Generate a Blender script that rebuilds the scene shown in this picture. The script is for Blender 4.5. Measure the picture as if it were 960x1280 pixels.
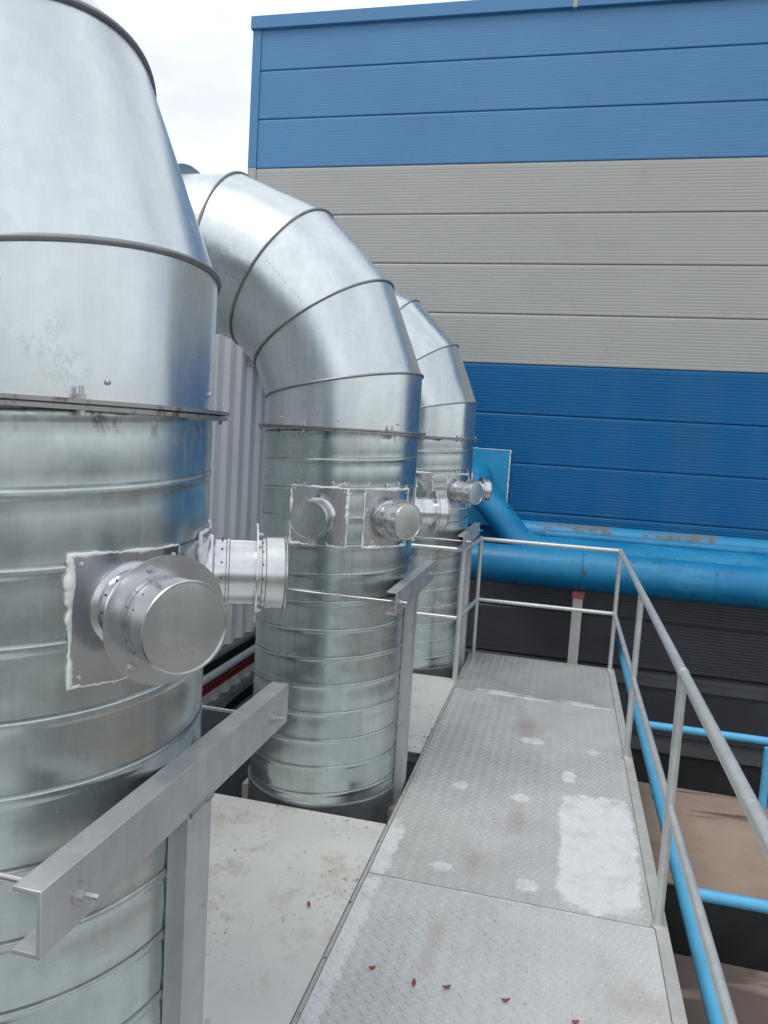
import bpy, math, random
from mathutils import Vector, Matrix
R_ = math.radians
for o in list(bpy.data.objects): bpy.data.objects.remove(o)
S = bpy.context.scene
COL = S.collection
rnd = random.Random(7)

# ------------------------------------------------------------------ camera
cam_d = bpy.data.cameras.new('camera')
cam = bpy.data.objects.new('camera', cam_d); COL.objects.link(cam)
YAW, PITCH, ROLL = 0.2312, 0.0972, 0.0606
cy, sy, cp, sp = math.cos(YAW), math.sin(YAW), math.cos(PITCH), math.sin(PITCH)
F = Vector((-sy*cp, cy*cp, -sp)); r0 = Vector((cy, sy, 0)); u0 = r0.cross(F)
rr = r0*math.cos(ROLL) + u0*math.sin(ROLL); uu = -r0*math.sin(ROLL) + u0*math.cos(ROLL)
M = Matrix((rr, uu, -F)).transposed().to_4x4(); M.translation = Vector((0, 0, 1.65))
cam.matrix_world = M
cam_d.sensor_fit = 'VERTICAL'; cam_d.sensor_height = 36.0; cam_d.lens = 36*950.8/1280
cam_d.clip_start = 0.05; cam_d.clip_end = 2000
S.camera = cam
S.render.resolution_x = 768; S.render.resolution_y = 1024

# ------------------------------------------------------------------ light
SUN_EL, SUN_AZ = R_(64), R_(215)          # azimuth clockwise from +Y : behind the camera, to the left
W = bpy.data.worlds.new('World'); S.world = W; W.use_nodes = True
wn, wl = W.node_tree.nodes, W.node_tree.links
wn.clear()
wo = wn.new('ShaderNodeOutputWorld'); bg = wn.new('ShaderNodeBackground'); bg.inputs['Strength'].default_value = 0.1
sky = wn.new('ShaderNodeTexSky'); sky.sky_type = 'NISHITA'; sky.sun_disc = False
sky.sun_elevation = SUN_EL; sky.sun_rotation = SUN_AZ; sky.dust_density = 3
tc = wn.new('ShaderNodeTexCoord'); mp = wn.new('ShaderNodeMapping'); mp.inputs['Scale'].default_value = (1, 1, 2.2)
nz = wn.new('ShaderNodeTexNoise'); nz.inputs['Scale'].default_value = 1.7; nz.inputs['Detail'].default_value = 6; nz.inputs['Roughness'].default_value = .55
cr = wn.new('ShaderNodeValToRGB')
cr.color_ramp.elements[0].position = .38; cr.color_ramp.elements[0].color = (5.3, 5.65, 6.3, 1)
cr.color_ramp.elements[1].position = .60; cr.color_ramp.elements[1].color = (8.8, 9.15, 9.35, 1)
mx = wn.new('ShaderNodeMix'); mx.data_type = 'RGBA'; mx.inputs[0].default_value = 0.9
wl.new(tc.outputs['Generated'], mp.inputs[0]); wl.new(mp.outputs[0], nz.inputs['Vector']); wl.new(nz.outputs['Fac'], cr.inputs[0])
wl.new(sky.outputs[0], mx.inputs[6]); wl.new(cr.outputs[0], mx.inputs[7]); wl.new(mx.outputs[2], bg.inputs[0]); wl.new(bg.outputs[0], wo.inputs[0])
sd = bpy.data.lights.new('sun', 'SUN'); sd.energy = 1.0; sd.angle = R_(28); sd.color = (1, .97, .92)
sun = bpy.data.objects.new('sun', sd); COL.objects.link(sun); sun.location = (-4, -6, 12)
sdir = Vector((math.sin(SUN_AZ)*math.cos(SUN_EL), math.cos(SUN_AZ)*math.cos(SUN_EL), math.sin(SUN_EL)))
sun.rotation_euler = sdir.to_track_quat('Z', 'Y').to_euler()
S.view_settings.view_transform = 'Standard'; S.view_settings.look = 'None'
S.view_settings.exposure = 0.52; S.view_settings.gamma = 1.0

# ------------------------------------------------------------------ helpers
class MB:
    """collects faces; build() links them as one mesh object"""
    def __init__(s): s.v = []; s.f = []; s.m = []
    def face(s, idx, m=0): s.f.append(tuple(idx)); s.m.append(m)
    def add(s, vs, fs, m=0):
        o = len(s.v); s.v.extend([tuple(v) for v in vs])
        for f in fs: s.f.append(tuple(o+i for i in f)); s.m.append(m)
    def box(s, a, b, m=0):
        x0, y0, z0 = [min(p, q) for p, q in zip(a, b)]; x1, y1, z1 = [max(p, q) for p, q in zip(a, b)]
        s.add([(x0,y0,z0),(x1,y0,z0),(x1,y1,z0),(x0,y1,z0),(x0,y0,z1),(x1,y0,z1),(x1,y1,z1),(x0,y1,z1)],
              [(3,2,1,0),(4,5,6,7),(0,1,5,4),(1,2,6,5),(2,3,7,6),(3,0,4,7)], m)
    def grid(s, rows, closed=False, m=0):
        n = len(rows[0]); o = len(s.v)
        for r in rows: s.v.extend([tuple(p) for p in r])
        for i in range(len(rows)-1):
            for j in range(n if closed else n-1):
                k = (j+1) % n
                s.face((o+i*n+j, o+i*n+k, o+(i+1)*n+k, o+(i+1)*n+j), m)
    def tube(s, pts, r, n=16, caps=True, m=0, closed=False):
        pts = [Vector(p) for p in pts]; rows = []; up = None
        N = len(pts)
        for i, p in enumerate(pts):
            if closed: t = (pts[(i+1) % N]-pts[i-1])
            else: t = (pts[min(i+1, N-1)]-pts[max(i-1, 0)])
            t.normalize()
            if up is None:
                up = Vector((0, 0, 1)) if abs(t.z) < .9 else Vector((1, 0, 0))
            a = (up - t*up.dot(t)).normalized(); up = a; b = t.cross(a)
            q = r[i] if isinstance(r, (list, tuple)) else r
            if i > 0 and not closed and not isinstance(r, (list, tuple)):       # carry the ring on to the mitre plane
                d = (p-pts[i-1]).normalized(); k_ = d.dot(t)
                rows.append([v + d*((p-v).dot(t)/k_) for v in rows[-1]]); continue
            rows.append([p + (a*math.cos(2*math.pi*k/n) + b*math.sin(2*math.pi*k/n))*q for k in range(n)])
        if closed: rows.append(rows[0])
        o = len(s.v); s.grid(rows, True, m)
        if caps and not closed:
            s.face([o+k for k in range(n)][::-1], m); s.face([o+(len(rows)-1)*n+k for k in range(n)], m)
    def lathe(s, prof, n=48, axis='Z', m=0, cap0=False, cap1=False, c=(0, 0, 0)):
        rows = []
        for (r, h) in prof:
            row = []
            for k in range(n):
                a = 2*math.pi*k/n; x, y = r*math.cos(a), r*math.sin(a)
                if axis == 'Z': p = (x, y, h)
                elif axis == 'X': p = (h, x, y)
                else: p = (y, h, x)
                row.append((p[0]+c[0], p[1]+c[1], p[2]+c[2]))
            rows.append(row)
        o = len(s.v); s.grid(rows, True, m)
        if cap0: s.face([o+k for k in range(n)][::-1], m)
        if cap1: s.face([o+(len(rows)-1)*n+k for k in range(n)], m)
    def ball(s, c, r, m=0, squash=(1, 1, 1), n=8):
        rows = []
        for i in range(n//2+1):
            t = math.pi*i/(n//2); q = max(math.sin(t), .02)
            rows.append([(c[0]+r*squash[0]*q*math.cos(2*math.pi*k/n), c[1]+r*squash[1]*q*math.sin(2*math.pi*k/n), c[2]+r*squash[2]*math.cos(t)) for k in range(n)])
        s.grid(rows, True, m)
    def turn(s, px, ang):
        c_, s_ = math.cos(ang), math.sin(ang)
        s.v = [(px+(x-px)*c_-y*s_, (x-px)*s_+y*c_, z) for x, y, z in s.v]
    def build(s, name, mats, parent=None, bevel=0, loc=None, rotz=0, smooth=35):
        me = bpy.data.meshes.new(name); me.from_pydata(s.v, [], s.f)
        if not isinstance(mats, (list, tuple)): mats = [mats]
        for mt in mats: me.materials.append(mt)
        me.polygons.foreach_set('material_index', s.m)
        if smooth:
            me.polygons.foreach_set('use_smooth', [True]*len(me.polygons))
        me.update()
        import bmesh
        bm = bmesh.new(); bm.from_mesh(me); bmesh.ops.recalc_face_normals(bm, faces=bm.faces); bm.to_mesh(me); bm.free()
        if smooth: me.set_sharp_from_angle(angle=R_(smooth))
        o = bpy.data.objects.new(name, me); COL.objects.link(o)
        if parent: o.parent = parent
        if loc: o.location = loc
        o.rotation_euler.z = rotz
        if bevel:
            b = o.modifiers.new('bevel', 'BEVEL'); b.width = bevel; b.segments = 2; b.limit_method = 'ANGLE'
        return o

def thing(name, label, cat, loc=(0, 0, 0), group=None):
    o = bpy.data.objects.new(name, None); COL.objects.link(o); o.location = loc
    o['label'] = label; o['category'] = cat
    if group: o['group'] = group
    return o
def tag(o, label, cat, group=None):
    o['label'] = label; o['category'] = cat
    if group: o['group'] = group
    return o
def struct(o): o['kind'] = 'structure'; return o

# ------------------------------------------------------------------ materials
class NT:
    def __init__(s, name):
        s.mat = bpy.data.materials.new(name); s.mat.use_nodes = True
        s.n = s.mat.node_tree.nodes; s.l = s.mat.node_tree.links
        s.b = s.n['Principled BSDF']; s.tc = s.n.new('ShaderNodeTexCoord')
    def put(s, sock, v):
        if v is None: return
        if hasattr(v, 'is_output') or isinstance(v, bpy.types.NodeSocket): s.l.new(v, sock)
        else:
            if isinstance(v, (tuple, list)) and len(v) == 3 and sock.type == 'RGBA': v = (*v, 1)
            sock.default_value = v
    def vec(s, scale=(1, 1, 1), loc=(0, 0, 0), src='Object'):
        m = s.n.new('ShaderNodeMapping'); m.inputs['Scale'].default_value = scale; m.inputs['Location'].default_value = loc
        s.l.new(s.tc.outputs[src], m.inputs[0]); return m.outputs[0]
    def noise(s, scale, detail=4, rough=.55, vec=None, dist=0):
        t = s.n.new('ShaderNodeTexNoise'); t.inputs['Scale'].default_value = scale; t.inputs['Detail'].default_value = detail
        t.inputs['Roughness'].default_value = rough; t.inputs['Distortion'].default_value = dist
        s.l.new(vec if vec else s.vec(), t.inputs['Vector']); return t.outputs['Fac']
    def voro(s, scale, vec=None):
        t = s.n.new('ShaderNodeTexVoronoi'); t.inputs['Scale'].default_value = scale
        s.l.new(vec if vec else s.vec(), t.inputs['Vector'])
        sep = s.n.new('ShaderNodeSeparateColor'); s.l.new(t.outputs['Color'], sep.inputs[0]); return sep.outputs[0]
    def ramp(s, fac, a, b, ca=0.0, cb=1.0):
        m = s.n.new('ShaderNodeMapRange'); m.clamp = True
        s.put(m.inputs['Value'], fac); m.inputs['From Min'].default_value = a; m.inputs['From Max'].default_value = b
        m.inputs['To Min'].default_value = ca; m.inputs['To Max'].default_value = cb; return m.outputs[0]
    def math(s, op, a, b=0.0):
        m = s.n.new('ShaderNodeMath'); m.operation = op; s.put(m.inputs[0], a); s.put(m.inputs[1], b); return m.outputs[0]
    def mix(s, f, a, b):
        m = s.n.new('ShaderNodeMix'); m.data_type = 'RGBA'; s.put(m.inputs[0], f); s.put(m.inputs[6], a); s.put(m.inputs[7], b); return m.outputs[2]
    def mixf(s, f, a, b):
        m = s.n.new('ShaderNodeMix'); m.data_type = 'FLOAT'; s.put(m.inputs[0], f); s.put(m.inputs[2], a); s.put(m.inputs[3], b); return m.outputs[0]
    def axis(s, k):
        x = s.n.new('ShaderNodeSeparateXYZ'); s.l.new(s.tc.outputs['Object'], x.inputs[0]); return x.outputs[k]
    def bump(s, h, strength, dist, prev=None):
        b = s.n.new('ShaderNodeBump'); b.inputs['Strength'].default_value = strength; b.inputs['Distance'].default_value = dist
        s.put(b.inputs['Height'], h)
        if prev is not None: s.l.new(prev, b.inputs['Normal'])
        return b.outputs[0]
    def done(s, base, rough, metal=0.0, normal=None, coat=None, spec=None):
        s.put(s.b.inputs['Base Color'], base); s.put(s.b.inputs['Roughness'], rough); s.put(s.b.inputs['Metallic'], metal)
        if normal is not None: s.l.new(normal, s.b.inputs['Normal'])
        if coat: s.b.inputs['Coat Weight'].default_value = coat[0]; s.b.inputs['Coat Roughness'].default_value = coat[1]
        if spec is not None: s.b.inputs['Specular IOR Level'].default_value = spec
        return s.mat

def galv(name, lo, hi, rough=(.24, .40), metal=.92, span=55, scuff=0.0, spiral=None, dent=.5, loc=(0, 0, 0), contrast=1.0):
    """zinc-coated sheet: rolled streaks, stains, faint spangle, dents; spiral = (pitch, seam offset) breaks the streaks strip by strip"""
    t = NT(name); shift = None; fr = None
    if spiral:
        ang = t.math('MULTIPLY', t.math('ARCTAN2', t.axis(1), t.axis(0)), 1/(2*math.pi))
        co = t.math('SUBTRACT', t.math('MULTIPLY', t.math('SUBTRACT', t.axis(2), spiral[1]), 1/spiral[0]), ang)
        idx = t.math('FLOOR', co); fr = t.math('FRACT', co)
        wn_ = t.n.new('ShaderNodeTexWhiteNoise'); wn_.noise_dimensions = '1D'; t.l.new(idx, wn_.inputs['W'])
        shift = wn_.outputs['Value']
    def V(scale, off=(0, 0, 0), strips=True):
        v_ = t.vec(scale, tuple(p+q for p, q in zip(loc, off)))
        if shift is not None and strips:
            add = t.n.new('ShaderNodeVectorMath'); add.operation = 'ADD'; cmb = t.n.new('ShaderNodeCombineXYZ')
            t.l.new(t.math('MULTIPLY', shift, .55), cmb.inputs[0]); t.l.new(t.math('MULTIPLY', shift, 7.0), cmb.inputs[2])
            t.l.new(v_, add.inputs[0]); t.l.new(cmb.outputs[0], add.inputs[1]); v_ = add.outputs[0]
        return v_
    v = t.vec(loc=loc)
    sp_ = t.voro(span, v)
    st = t.noise(1.7, 5, .62, V((1, 1, .5), (0, 0, 0)))
    streak = t.noise(7, 5, .65, V((1, 1, .10)))
    fine = t.noise(30, 4, .6, V((1, 1, .05)))
    blot = t.noise(12, 6, .68, v)
    f = t.math('ADD', t.math('ADD', t.math('MULTIPLY', sp_, .06), t.math('MULTIPLY', st, .40)), t.math('ADD', t.math('MULTIPLY', streak, .36), t.math('MULTIPLY', fine, .18)))
    w_ = .20/contrast
    f = t.ramp(f, .5-w_, .5+w_)
    base = t.mix(f, lo, hi)
    if shift is not None: base = t.mix(t.math('MULTIPLY', shift, .22), base, tuple(x*.72 for x in lo))
    base = t.mix(t.math('MULTIPLY', t.ramp(blot, .55, .75), .10), base, tuple(min(.9, x*1.2) for x in hi))
    base = t.mix(t.math('MULTIPLY', t.ramp(blot, .42, .28), .10), base, tuple(x*.7 for x in lo))
    rg = t.math('ADD', t.ramp(t.math('ADD', t.math('MULTIPLY', st, .5), t.math('MULTIPLY', streak, .5)), .36, .64, rough[0], rough[1]), t.math('MULTIPLY', t.ramp(blot, .5, .75), .07))
    mt = metal
    if scuff:
        sc = t.noise(5.5, 8, .7, t.vec((1.3, 1.3, .75), (loc[0]+3, loc[1], loc[2])), 1.2)
        line = t.math('SUBTRACT', 1.0, t.ramp(t.math('ABSOLUTE', t.math('SUBTRACT', sc, .5)), .002, .009))
        gate = t.ramp(t.noise(3.1, 3, .6, t.vec(loc=(5+loc[0], 1, 2))), .60, .68)
        mk = t.math('MULTIPLY', t.math('MULTIPLY', line, gate), scuff)
        base = t.mix(mk, base, (.16, .16, .17)); rg = t.math('ADD', rg, t.math('MULTIPLY', mk, .3))
    if spiral:
        z = t.axis(2)
        band = t.ramp(z, 1.615, 1.66)
        spot = t.math('MULTIPLY', t.ramp(t.noise(26, 4, .7, t.vec((1, 1, .6))), .54, .62), band)
        base = t.mix(t.math('MULTIPLY', spot, .75), base, (.10, .07, .06))
        whit = t.math('MULTIPLY', t.ramp(t.noise(7, 5, .7, t.vec((1, 1, .5), (4, 4, 4))), .5, .66), t.ramp(z, 1.45, 1.62))
        base = t.mix(t.math('MULTIPLY', whit, .5), base, (.62, .62, .60)); rg = t.math('ADD', rg, t.math('MULTIPLY', whit, .2))
        drip = t.math('MULTIPLY', t.ramp(t.noise(16, 3, .6, t.vec((1, 1, .05), (2, 1, 0))), .56, .70), t.ramp(z, .0, 1.0))
        base = t.mix(t.math('MULTIPLY', drip, .35), base, (.36, .35, .33))
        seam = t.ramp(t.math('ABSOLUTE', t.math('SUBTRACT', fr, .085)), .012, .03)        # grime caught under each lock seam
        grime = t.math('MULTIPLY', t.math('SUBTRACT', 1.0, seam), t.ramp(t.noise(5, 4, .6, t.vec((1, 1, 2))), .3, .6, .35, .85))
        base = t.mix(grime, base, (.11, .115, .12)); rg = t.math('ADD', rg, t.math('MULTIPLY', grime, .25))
    h1 = t.noise(2.2, 2, .5, V((1, 1, .6), (0, 0, 0), False)); n = t.bump(h1, dent, .03)
    n = t.bump(t.noise(5.5, 3, .55, V((1, 1, .22))), dent*.55, .010, n)
    n = t.bump(t.noise(28, 3, .6, v), .02, .004, n)
    return t.done(base, rg, mt, n)

PITCH_S = .1235
PH = {0: .0, 1: .02, 2: .05}
M_pipe = [galv('galvanized_spiral_%d' % i, (.43, .49, .49), (.67, .74, .74), (.20, .33), .94, 48, .2, (PITCH_S, -.9-PITCH_S*1.2+PH[i]), .45, (i*3.1, i*1.7, 0), 1.25) for i in range(3)]
M_elbow = [galv('galvanized_sheet_%d' % i, (.53, .575, .585), (.76, .81, .82), (.20, .33), .94, 40, .35, None, .38, (i*2.3, i*4.1, 1)) for i in range(3)]
M_port = galv('galvanized_port', (.52, .53, .55), (.74, .75, .77), (.12, .26), .97, 70, .0, None, .15)
M_cap = galv('galvanized_cap', (.52, .54, .54), (.72, .74, .735), (.18, .30), .95, 70, 0, None, .15)
M_chan = galv('mill_steel', (.38, .383, .388), (.59, .595, .60), (.32, .50), .6, 25, .9, None, .15, (0, 0, 0), 1.5)
def flange_mat():
    t = NT('flange_steel'); nzv = t.noise(18, 5, .7); z = t.ramp(nzv, .54, .66)
    return t.done(t.mix(z, (.36, .355, .35), (.13, .06, .05)), t.mixf(z, .4, .8), t.mixf(z, .8, .1))
M_flange = flange_mat()
def simple(name, c, rough, metal=0.0, var=.12, scale=6, bump=0.0, coat=None, spec=None, dirt=None):
    t = NT(name); n = t.noise(scale, 6, .62)
    base = t.mix(t.ramp(n, .3, .7), tuple(x*(1-var) for x in c), tuple(min(1, x*(1+var)) for x in c))
    if dirt:
        d = t.ramp(t.noise(dirt[1], 8, .7, t.vec(loc=(9, 3, 1))), dirt[2], dirt[2]+.1)
        base = t.mix(t.math('MULTIPLY', d, dirt[3]), base, dirt[0])
    if name.endswith('panel'):
        sk = t.math('MULTIPLY', t.ramp(t.noise(2.4, 6, .62, t.vec((1, 1, .10), (3, 1, 2))), .46, .66), .16)
        base = t.mix(sk, base, tuple(x*.8+.05 for x in c))
        return t.done(base, t.ramp(n, .3, .7, rough*.85, rough*1.2), metal, t.bump(t.noise(.9, 3, .5, t.vec((1, 1, 1.6))), .12, .02), coat, spec)
    nn = t.bump(t.noise(scale*6, 4, .6), bump, .004) if bump else None
    return t.done(base, t.ramp(n, .3, .7, rough*.88, min(1, rough*1.12)), metal, nn, coat, spec)
M_bolt = simple('zinc_bolt', (.52, .52, .53), .42, .8, .08, 9)
M_bead = simple('seam_bead_steel', (.28, .29, .30), .45, .8, .2)
M_collar = simple('dark_collar_steel', (.24, .26, .28), .42, .7, .2, dirt=((.3, .3, .29), 8, .55, .5))
M_seal = simple('white_sealant', (.78, .79, .77), .6, 0, .06, 30, .3)
M_rivet = simple('dark_rivet', (.07, .055, .06), .5, .5)
M_rail = simple('aluminium_paint', (.55, .575, .57), .38, .55, .1, 12, .06, dirt=((.36, .36, .34), 22, .58, .5))
M_blueA = simple('veiled_blue_panel', (.055, .205, .415), .40, 0, .05, 1.2, coat=(.2, .28), dirt=((.075, .22, .43), 3, .55, .25))  # lower-wall blue made paler: glare veil over the upper rows mixed into the colour
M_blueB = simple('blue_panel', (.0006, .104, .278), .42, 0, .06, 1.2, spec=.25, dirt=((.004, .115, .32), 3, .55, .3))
M_grey = simple('grey_panel', (.362, .362, .352), .4, 0, .03, 1.0, coat=(.15, .3), dirt=((.31, .31, .305), 2.2, .55, .3))
M_dark = simple('dark_grey_panel', (.078, .082, .096), .38, 0, .12, 2, dirt=((.06, .06, .062), 4, .55, .5))
M_flash = simple('grey_flashing', (.13, .135, .14), .5, 0, .15, 3)
M_plinth = simple('black_plinth', (.028, .029, .032), .7, 0, .3, 3, .3, dirt=((.05, .05, .05), 5, .6, .5))
M_white = simple('white_corrugated', (.65, .67, .685), .42, .15, .05, 2, dirt=((.40, .41, .43), 3, .55, .35))
def blue_pipe():
    t = NT('blue_pipe_paint'); n = t.noise(3, 5, .6, t.vec((.5, 1, 1)))
    base = t.mix(t.ramp(n, .3, .7), (.003, .150, .33), (.010, .22, .44))
    fade = t.ramp(t.noise(4, 6, .68, t.vec((.35, 1, 1), (5, 5, 1))), .50, .66)
    base = t.mix(t.math('MULTIPLY', fade, .45), base, (.06, .31, .50))
    grime = t.ramp(t.noise(7, 6, .7, t.vec((2.2, .6, .6), (1, 7, 3))), .56, .70)
    base = t.mix(t.math('MULTIPLY', grime, .45), base, (.02, .10, .19))
    ch = t.ramp(t.noise(11, 7, .72, t.vec((1, 1, 1), (3, 2, 8))), .615, .64)
    base = t.mix(ch, base, (.055, .07, .065))
    nn = t.bump(t.noise(5, 3, .5, t.vec((1, 1, 1))), .25, .02)
    return t.done(base, t.ramp(n, .3, .7, .34, .5), 0, nn, (.15, .25), .35)
M_bpipe = blue_pipe()
def rusty_jacket():
    t = NT('rusty_blue_jacket'); n = t.noise(2.0, 6, .65, t.vec((1.2, 1.5, 1.5), (1, 0, 0)))
    m = t.math('MULTIPLY', t.ramp(n, .46, .52), t.ramp(t.noise(14, 6, .75, t.vec(loc=(4, 4, 4))), .40, .54))
    base = t.mix(m, (.015, .22, .43), t.mix(t.noise(30, 4, .6), (.09, .075, .06), (.20, .18, .15)))
    return t.done(base, t.mixf(m, .42, .85), 0, t.bump(t.noise(40, 4, .6), .3, .006))
M_jacket = rusty_jacket()
M_lblue = simple('light_blue_paint', (.09, .40, .66), .38, 0, .08, 8, .05, coat=(.2, .3), dirt=((.05, .20, .33), 16, .62, .5))
M_plateblue = simple('blue_plate_paint', (.022, .27, .52), .3, 0, .15, 3, .0, coat=(.4, .2))
M_red = simple('red_primer', (.20, .028, .03), .5, 0, .15, 9)
M_redcap = simple('faded_red_paint', (.42, .10, .10), .6, 0, .15, 20)
M_post = simple('cream_grey_paint', (.46, .455, .43), .5, 0, .07, 5, dirt=((.25, .22, .18), 7, .6, .5))
def rust_mat():
    t = NT('rusty_plate'); n = t.noise(1.3, 6, .62); n2 = t.noise(9, 6, .7)
    base = t.mix(t.ramp(n, .3, .7), (.20, .142, .112), (.34, .255, .205))
    base = t.mix(t.math('MULTIPLY', t.ramp(n2, .52, .7), .5), base, (.30, .17, .10))
    w = t.ramp(t.noise(.9, 5, .6, t.vec((.35, 1.7, 1), (2, 6, 0)), .4), .53, .56)
    base = t.mix(t.math('MULTIPLY', w, .8), base, (.085, .06, .05))
    return t.done(base, t.mixf(w, .75, .4), .1, t.bump(n2, .25, .006))
M_rust = rust_mat()
def deck_mat(name, lo, hi, metal, r0_, r1_, marks=(), dry=()):
    t = NT(name); v = t.vec()
    a = t.noise(1.1, 6, .6, v); b = t.noise(6, 6, .7, v); c = t.noise(60, 3, .6, v)
    f = t.ramp(t.math('ADD', t.math('MULTIPLY', a, .6), t.math('MULTIPLY', b, .4)), .35, .65)
    base = t.mix(f, lo, hi)
    spk = t.math('MULTIPLY', t.ramp(c, .62, .74), t.ramp(t.noise(2.3, 4, .6, t.vec(loc=(7, 7, 7))), .5, .62))
    base = t.mix(t.math('MULTIPLY', spk, .75), base, (.13, .10, .075))
    stn = t.ramp(t.noise(1.7, 6, .65, t.vec((1.6, .5, 1), (1, 5, 3))), .58, .70)
    base = t.mix(t.math('MULTIPLY', stn, .35), base, (.30, .22, .19))
    for (mx_, my_, sx_, sy_) in marks:                     # rust stains at their own places on the plate
        dx = t.math('MULTIPLY', t.math('SUBTRACT', t.axis(0), mx_), 1/sx_); dy = t.math('MULTIPLY', t.math('SUBTRACT', t.axis(1), my_), 1/sy_)
        q = t.math('SQRT', t.math('ADD', t.math('MULTIPLY', dx, dx), t.math('MULTIPLY', dy, dy)))
        q = t.math('ADD', q, t.math('MULTIPLY', t.math('SUBTRACT', b, .5), 1.6))
        base = t.mix(t.ramp(q, 1.1, .2, 0, .32), base, (.40, .25, .20))
    rg = t.ramp(f, 0, 1, r0_, r1_)
    tot = None; e1 = t.noise(16, 7, .72, t.vec(loc=(1, 8, 2))); e2 = t.noise(5, 4, .6, t.vec(loc=(6, 2, 2)))
    for (mx_, my_, sx_, sy_, pw, shear) in dry:            # chalky dry patches: (centre, half sizes, squareness, shear)
        X = t.math('SUBTRACT', t.axis(0), mx_); Y = t.math('SUBTRACT', t.axis(1), my_)
        X = t.math('SUBTRACT', X, t.math('MULTIPLY', Y, shear))
        dx = t.math('POWER', t.math('ABSOLUTE', t.math('MULTIPLY', X, 1/sx_)), pw); dy = t.math('POWER', t.math('ABSOLUTE', t.math('MULTIPLY', Y, 1/sy_)), pw)
        q = t.math('POWER', t.math('ADD', dx, dy), 1/pw)
        wd = min(sx_, sy_); am = .035/wd
        q = t.math('ADD', q, t.math('ADD', t.math('MULTIPLY', t.math('SUBTRACT', e1, .5), am*2.4), t.math('MULTIPLY', t.math('SUBTRACT', e2, .5), am*1.6)))
        k_ = t.ramp(q, 1+.005/wd, 1-.006/wd)
        tot = k_ if tot is None else t.math('MAXIMUM', tot, k_)
    if tot is not None:
        tot = t.math('MULTIPLY', tot, t.ramp(t.noise(9, 6, .7, t.vec(loc=(3, 3, 9))), .32, .52, .35, .85))
        base = t.mix(tot, base, (.66, .668, .68)); rg = t.mixf(tot, rg, .58); metal = t.mixf(tot, metal, .05)
    return t.done(base, rg, metal, t.bump(t.noise(3.0, 3, .5, v), .12, .02))
RUSTM = ((-.085, 3.33, .045, .17), (-.235, 2.90, .05, .15), (-.06, 4.42, .09, .2), (.30, 2.45, .14, .10), (-.42, 2.45, .05, .25))
DRYM = ((.255, 3.19, .160, .475, 5, .02), (-.578, 2.90, .042, .20, 3, .0), (-.368, 3.547, .036, .04, 2, 0), (-.087, 3.522, .045, .045, 2, 0), (-.354, 2.823, .042, .032, 2, 0), (-.022, 2.803, .042, .045, 2, 0),
        (-.064, 4.253, .07, .05, 2, 0), (.271, 4.21, .036, .042, 2, 0), (.134, 3.852, .03, .07, 2, 0), (-.30, 4.99, .13, .022, 2, -.3), (-.08, 4.98, .10, .020, 2, 0), (.22, 4.98, .16, .018, 2, 0))
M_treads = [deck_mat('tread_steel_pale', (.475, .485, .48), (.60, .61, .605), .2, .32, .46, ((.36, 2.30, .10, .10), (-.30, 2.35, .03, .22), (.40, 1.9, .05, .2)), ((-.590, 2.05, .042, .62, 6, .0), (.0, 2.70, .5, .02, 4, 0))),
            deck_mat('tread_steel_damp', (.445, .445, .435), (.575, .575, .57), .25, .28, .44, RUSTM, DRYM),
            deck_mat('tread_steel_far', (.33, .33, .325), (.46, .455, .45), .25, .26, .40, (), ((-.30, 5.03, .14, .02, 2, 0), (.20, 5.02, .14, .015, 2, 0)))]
def smooth_plate():
    t = NT('smooth_plate'); v = t.vec()
    a = t.noise(1.4, 6, .6, v); b = t.noise(5, 7, .7, v); c = t.noise(45, 4, .65, t.vec((1, .7, 1)))
    base = t.mix(t.ramp(a, .35, .65), (.62, .62, .595), (.74, .735, .71))
    stain = t.ramp(b, .52, .66)
    base = t.mix(t.math('MULTIPLY', stain, .55), base, (.48, .40, .29))
    spk = t.math('MULTIPLY', t.ramp(c, .57, .68), t.ramp(t.noise(2.6, 5, .6, t.vec(loc=(2, 4, 0))), .46, .60))
    base = t.mix(t.math('MULTIPLY', spk, .75), base, (.17, .13, .085))
    return t.done(base, t.ramp(a, .3, .7, .38, .52), .25, t.bump(t.noise(2.2, 3, .5, v), .15, .02))
M_smooth = smooth_plate()
M_ground = simple('concrete_ground', (.12, .118, .112), .85, 0, .2, .6, .3)
M_petal = simple('red_petal', (.32, .075, .045), .6, 0, .25, 60)
M_angle = simple('edge_angle_paint', (.42, .42, .40), .5, .2, .12, 10, .1, dirt=((.16, .13, .10), 30, .6, .8))
M_black = simple('slot_shade_black', (.02, .022, .025), .7, .0, .3, 4)  # near-black core colour stands in for the deep shade inside the beam slot
M_beamgrey = simple('grey_beam_paint', (.17, .18, .195), .55, 0, .15, 5)
M_roof = simple('roof_sheet', (.35, .36, .38), .5, .2, .1, 2)
M_joint = simple('joint_sealant', (.05, .05, .05), .7)

# ------------------------------------------------------------------ setting: ground
g = MB(); g.add([(-300, -300, -3.2), (300, -300, -3.2), (300, 300, -3.2), (-300, 300, -3.2)], [(0, 1, 2, 3)])
struct(g.build('ground', M_ground))

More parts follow.
